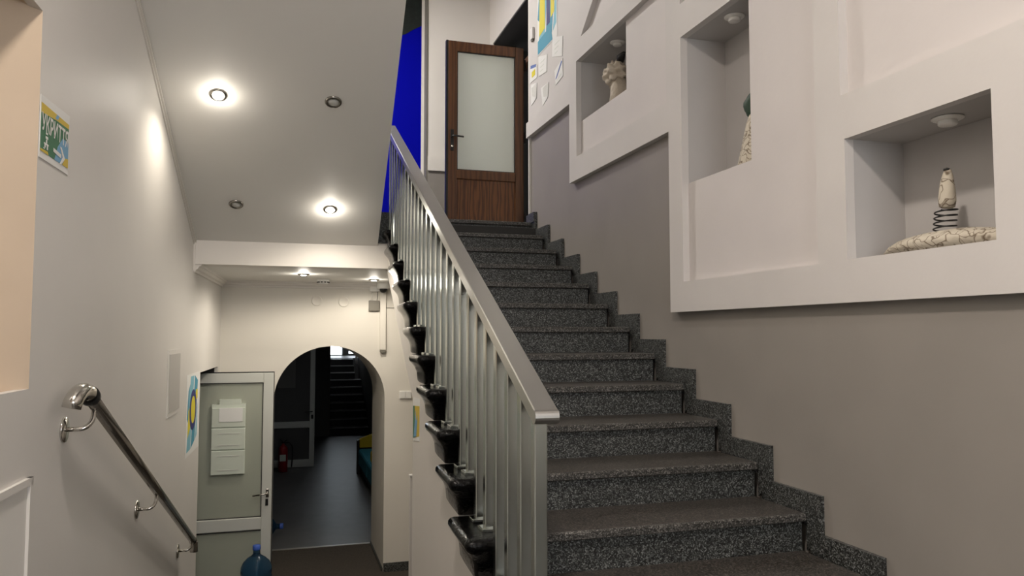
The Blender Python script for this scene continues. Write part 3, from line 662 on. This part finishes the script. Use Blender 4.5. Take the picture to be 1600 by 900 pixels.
# striped poster beside the lower doorway
def striped(t, M, u0, v0, u1, v1, oval):
    w_, h_ = u1-u0, v1-v0
    P = lambda a, b: (u0+a*w_, v0+b*h_)
    shp(M, [P(.02, .02), P(.35, .03), P(.60, .98), P(.28, .98)], 'teal_light', t, .0030)
    shp(M, [P(.40, .03), P(.75, .10), P(.98, .90), P(.68, .98)], 'teal', t, .0030)
    shp(M, [P(.0, .45), P(.10, .40), P(.24, .88), P(.10, .80)], 'teal', t, .0030)
    shp(M, [P(.80, .10), P(.97, .16), P(.99, .55), P(.95, .60)], 'teal_light', t, .0030)
    shp(M, [P(.08, .20), P(.30, .30), P(.34, .62), P(.12, .55)], 'yellow', t, .0034)
    shp(M, [P(.74, .62), P(.97, .66), P(.97, .78), P(.80, .78)], 'yellow', t, .0034)
    if oval:
        for rx, ry, m_, w in ((.33, .27, 'navy', .0040), (.20, .18, 'yellow', .0046)):
            shp(M, [P(.54+rx*math.cos(a), .53+ry*math.sin(a)) for a in [2*math.pi*i/28 for i in range(28)]], m_, t, w)
t = sheet('striped_poster', 'blue striped poster with a navy ring and yellow oval beside the lower doorway', 'poster', ML, [(5.82, -.865), (6.46, -.865), (6.46, -.288), (5.82, -.288)])
striped(t, ML, 5.85, -.845, 6.36, -.295, True)
# large poster on the upper right wall
P2 = MR(2.0)
t = sheet('striped_poster', 'tall blue and yellow poster with navy bar above the pinned notices', 'poster', P2, [(-5.93, 2.30), (-5.455, 2.30), (-5.455, 3.0), (-5.93, 3.0)])
striped(t, P2, -5.925, 2.305, -5.46, 2.98, False)
shp(P2, [(-5.88, 2.45), (-5.74, 2.47), (-5.74, 2.98), (-5.86, 2.98)], 'yellow', t, .0044)
shp(P2, [(-5.70, 2.47), (-5.62, 2.47), (-5.62, 2.98), (-5.70, 2.98)], 'navy', t, .0044)
shp(P2, [(-5.60, 2.50), (-5.52, 2.52), (-5.52, 2.98), (-5.60, 2.98)], 'yellow', t, .0044)
shp(P2, [(-5.92, 2.31), (-5.56, 2.31), (-5.60, 2.44), (-5.92, 2.42)], 'teal', t, .0040)
notes = [([(5.574, 2.173), (5.345, 2.10), (5.33, 2.25), (5.558, 2.326)], 'pencil sketch sheet pinned just right under the tall poster', 0),
         ([(5.893, 2.120), (5.70, 2.10), (5.69, 2.235), (5.903, 2.289)], 'blank white sheet pinned straight under the tall poster', 0),
         ([(6.135, 2.136), (5.946, 2.13), (5.945, 2.238), (6.125, 2.283)], 'small sheet with blue heading and yellow patch nearest the wooden door', 1),
         ([(5.489, 1.921), (5.326, 1.943), (5.339, 2.08), (5.517, 2.041)], 'sheet with a slanting blue heading, rightmost of the notices', 2),
         ([(6.101, 1.934), (5.955, 1.96), (5.946, 2.087), (6.109, 2.118)], 'curled white sheet, lowest notice nearest the wooden door', 3),
         ([(5.801, 1.848), (5.668, 1.884), (5.651, 1.998), (5.848, 2.008)], 'curled white sheet, lowest in the middle of the notices', 3)]
for q, lb, kind in notes:
    qq = [(-a, b) for a, b in q]
    t = sheet('notice', lb, 'paper', P2, qq, group='notices pinned on the upper wall', w=.004)
    cu = sum(p[0] for p in qq)/4; cv = sum(p[1] for p in qq)/4
    L = lambda p, s_: (cu+(p[0]-cu)*s_[0], cv+(p[1]-cv)*s_[1])
    if kind == 1:
        shp(P2, [(cu-.08, cv+.06), (cu+.07, cv+.03), (cu+.07, cv+.055), (cu-.07, cv+.085)], 'ink_blue', t, .0052)
        shp(P2, rect(cu-.04, cv-.03, cu+.05, cv+.02), 'yellow', t, .0052)
    elif kind == 2:
        shp(P2, [(cu-.075, cv-.03), (cu-.05, cv-.03), (cu+.075, cv+.06), (cu+.06, cv+.075)], 'ink_blue', t, .0052)
        shp(P2, [(cu-.05, cv-.05), (cu+.06, cv-.03), (cu+.06, cv-.025), (cu-.05, cv-.045)], 'paper_grey', t, .0052)
    elif kind == 3:
        MB(P2).add([(qq[1][0], qq[1][1], .005), (qq[2][0], qq[2][1], .005), (cu+.02, cv+.03, .03), (cu+.03, cv-.04, .028)], [(0, 1, 2, 3)]).build('curled_corner', 'paper', t)
    else:
        for j in range(3): shp(P2, rect(cu-.06, cv+.03-.035*j, cu+.05-.02*j, cv+.034-.035*j), 'paper_grey', t, .0052)
t = thing('door_button', 'small white wall button left of the tall poster', 'button', (2.0, 6.05, 2.52))
MB(P2).plate(rect(-6.075, 2.49, -6.015, 2.585), t=.018, w1=.02).build('body', 'white_plastic', t)
MB(P2).plate(rect(-6.065, 2.472, -6.025, 2.49), t=.014, w1=.016).build('foot', 'plastic_dark', t)
# child's painting on the wall under the stairs
MW = frame((SX(0), 0, 0), (-.036, -1, 0))
yp0, yp1 = 4.37, 4.10
t = sheet('painting', 'small green, blue and yellow painting on the wall under the stairs', 'painting', MW, [(-yp0, -.60), (-yp1, -.57), (-yp1, -.345), (-yp0, -.36)])
shp(MW, [(-yp0+.005, -.585), (-yp1-.005, -.545), (-yp1-.005, -.385), (-yp0+.005, -.405)], 'gold', t, .0034)
shp(MW, [(-yp0+.005, -.585), (-yp0+.10, -.57), (-yp0+.07, -.40), (-yp0+.005, -.405)], 'green', t, .0040)
shp(MW, [(-yp0+.04, -.575), (-yp0+.15, -.56), (-yp0+.20, -.44), (-yp0+.14, -.48), (-yp0+.12, -.42), (-yp0+.08, -.50)], 'print_blue', t, .0046)

# ------------------------------------------------------------------ sculptures in the niches
def lump(c, r, seed, n=18, m=12, amp=.12, f=1):
    rnd = random.Random(seed); ph = [rnd.uniform(0, 6) for _ in range(6)]; rings = []
    for i in range(m+1):
        th = math.pi*i/m; q = []
        for j in range(n):
            a = 2*math.pi*j/n
            k = 1+amp*(math.sin(3*f*a+ph[0]+2*th)+math.sin(5*f*th+ph[1]-2*a)+.6*math.sin(7*a+ph[2]+6*f*th))*.5
            q.append((c[0]+r[0]*k*max(math.sin(th), .02)*math.cos(a), c[1]+r[1]*k*max(math.sin(th), .02)*math.sin(a), c[2]-r[2]*k*math.cos(th)))
        rings.append(q)
    return rings
t = thing('spring_sculpture', 'crackled cream creature sculpture with coil spring neck in the near niche', 'sculpture', (2.12, 2.0, .273))
body = []
for i in range(15):
    s_ = i/14; y = 2.285-.56*s_; rr = (math.sin(math.pi*min(1, s_*1.0+.03))**.45)
    cz = .273+.036*rr+.004*math.sin(9*s_)
    q = []
    for j in range(18):
        a = 2*math.pi*j/18
        q.append((2.125+.085*rr*math.cos(a)*(1+.06*math.sin(4*a+5*s_)), y, max(.2735, cz+.040*rr*math.sin(a)*(1+.08*math.sin(11*s_+a)))))
    body.append(q)
MB().loft(body, smooth=True).build('body', 'papier', t)
hd = [(2.122, 2.022, .418), (2.122, 2.021, .424), (2.122, 2.019, .445), (2.122, 2.018, .475), (2.122, 2.017, .505), (2.122, 2.014, .53), (2.122, 2.012, .546), (2.122, 2.012, .552)]
MB().tube(hd, [.014, .024, .027, .025, .021, .016, .011, .005], 16).build('head', 'papier', t)
MB().lathe((2.116, 2.012, .545), [(0, 0), (.010, 0), (.010, .006), (0, .010)], n=10).build('snout', 'dark', t)
sp = []
for i in range(101):
    a = 2*math.pi*4.2*i/100; sp.append((2.122+.034*math.cos(a), 2.034+.034*math.sin(a)-.010*i/100, .345+.075*i/100))
MB().tube(sp, .0026, 8).build('spring', 'black', t)
t = thing('cone_sculpture', 'slender green-tipped cone sculpture half hidden in the tall niche', 'sculpture', (2.14, 3.13, .783))
MB().tube([(2.14, 3.08, .7835), (2.14, 3.08, .80), (2.14, 3.095, .90), (2.14, 3.11, 1.0), (2.14, 3.11, 1.04)], [.10, .105, .075, .045, .03], 16).build('body', 'papier', t)
MB().loft(lump((2.14, 3.125, 1.09), (.04, .05, .065), 5), smooth=True).build('head', 'dark_green', t)
t = thing('rose_sculpture', 'lumpy cream rose-like head on a thick neck in the far niche', 'sculpture', (2.14, 4.70, 1.51))
MB().tube([(2.14, 4.62, 1.511), (2.14, 4.63, 1.60), (2.14, 4.65, 1.72)], [.085, .065, .05], 16).build('neck', 'rose', t)
MB().loft(lump((2.13, 4.665, 1.745), (.08, .095, .08), 8, 64, 40, .20, 2), smooth=True).build('head', 'rose', t)
MB().tube([(2.14, 4.64, 1.80), (2.14, 4.61, 1.845), (2.13, 4.54, 1.85)], [.02, .03, .012], 10).build('crest', 'black', t)

# ------------------------------------------------------------------ lift the whole place so that the lower floor is at height 0
for o in S.objects:
    if o.parent is None: o.location.z += LIFT
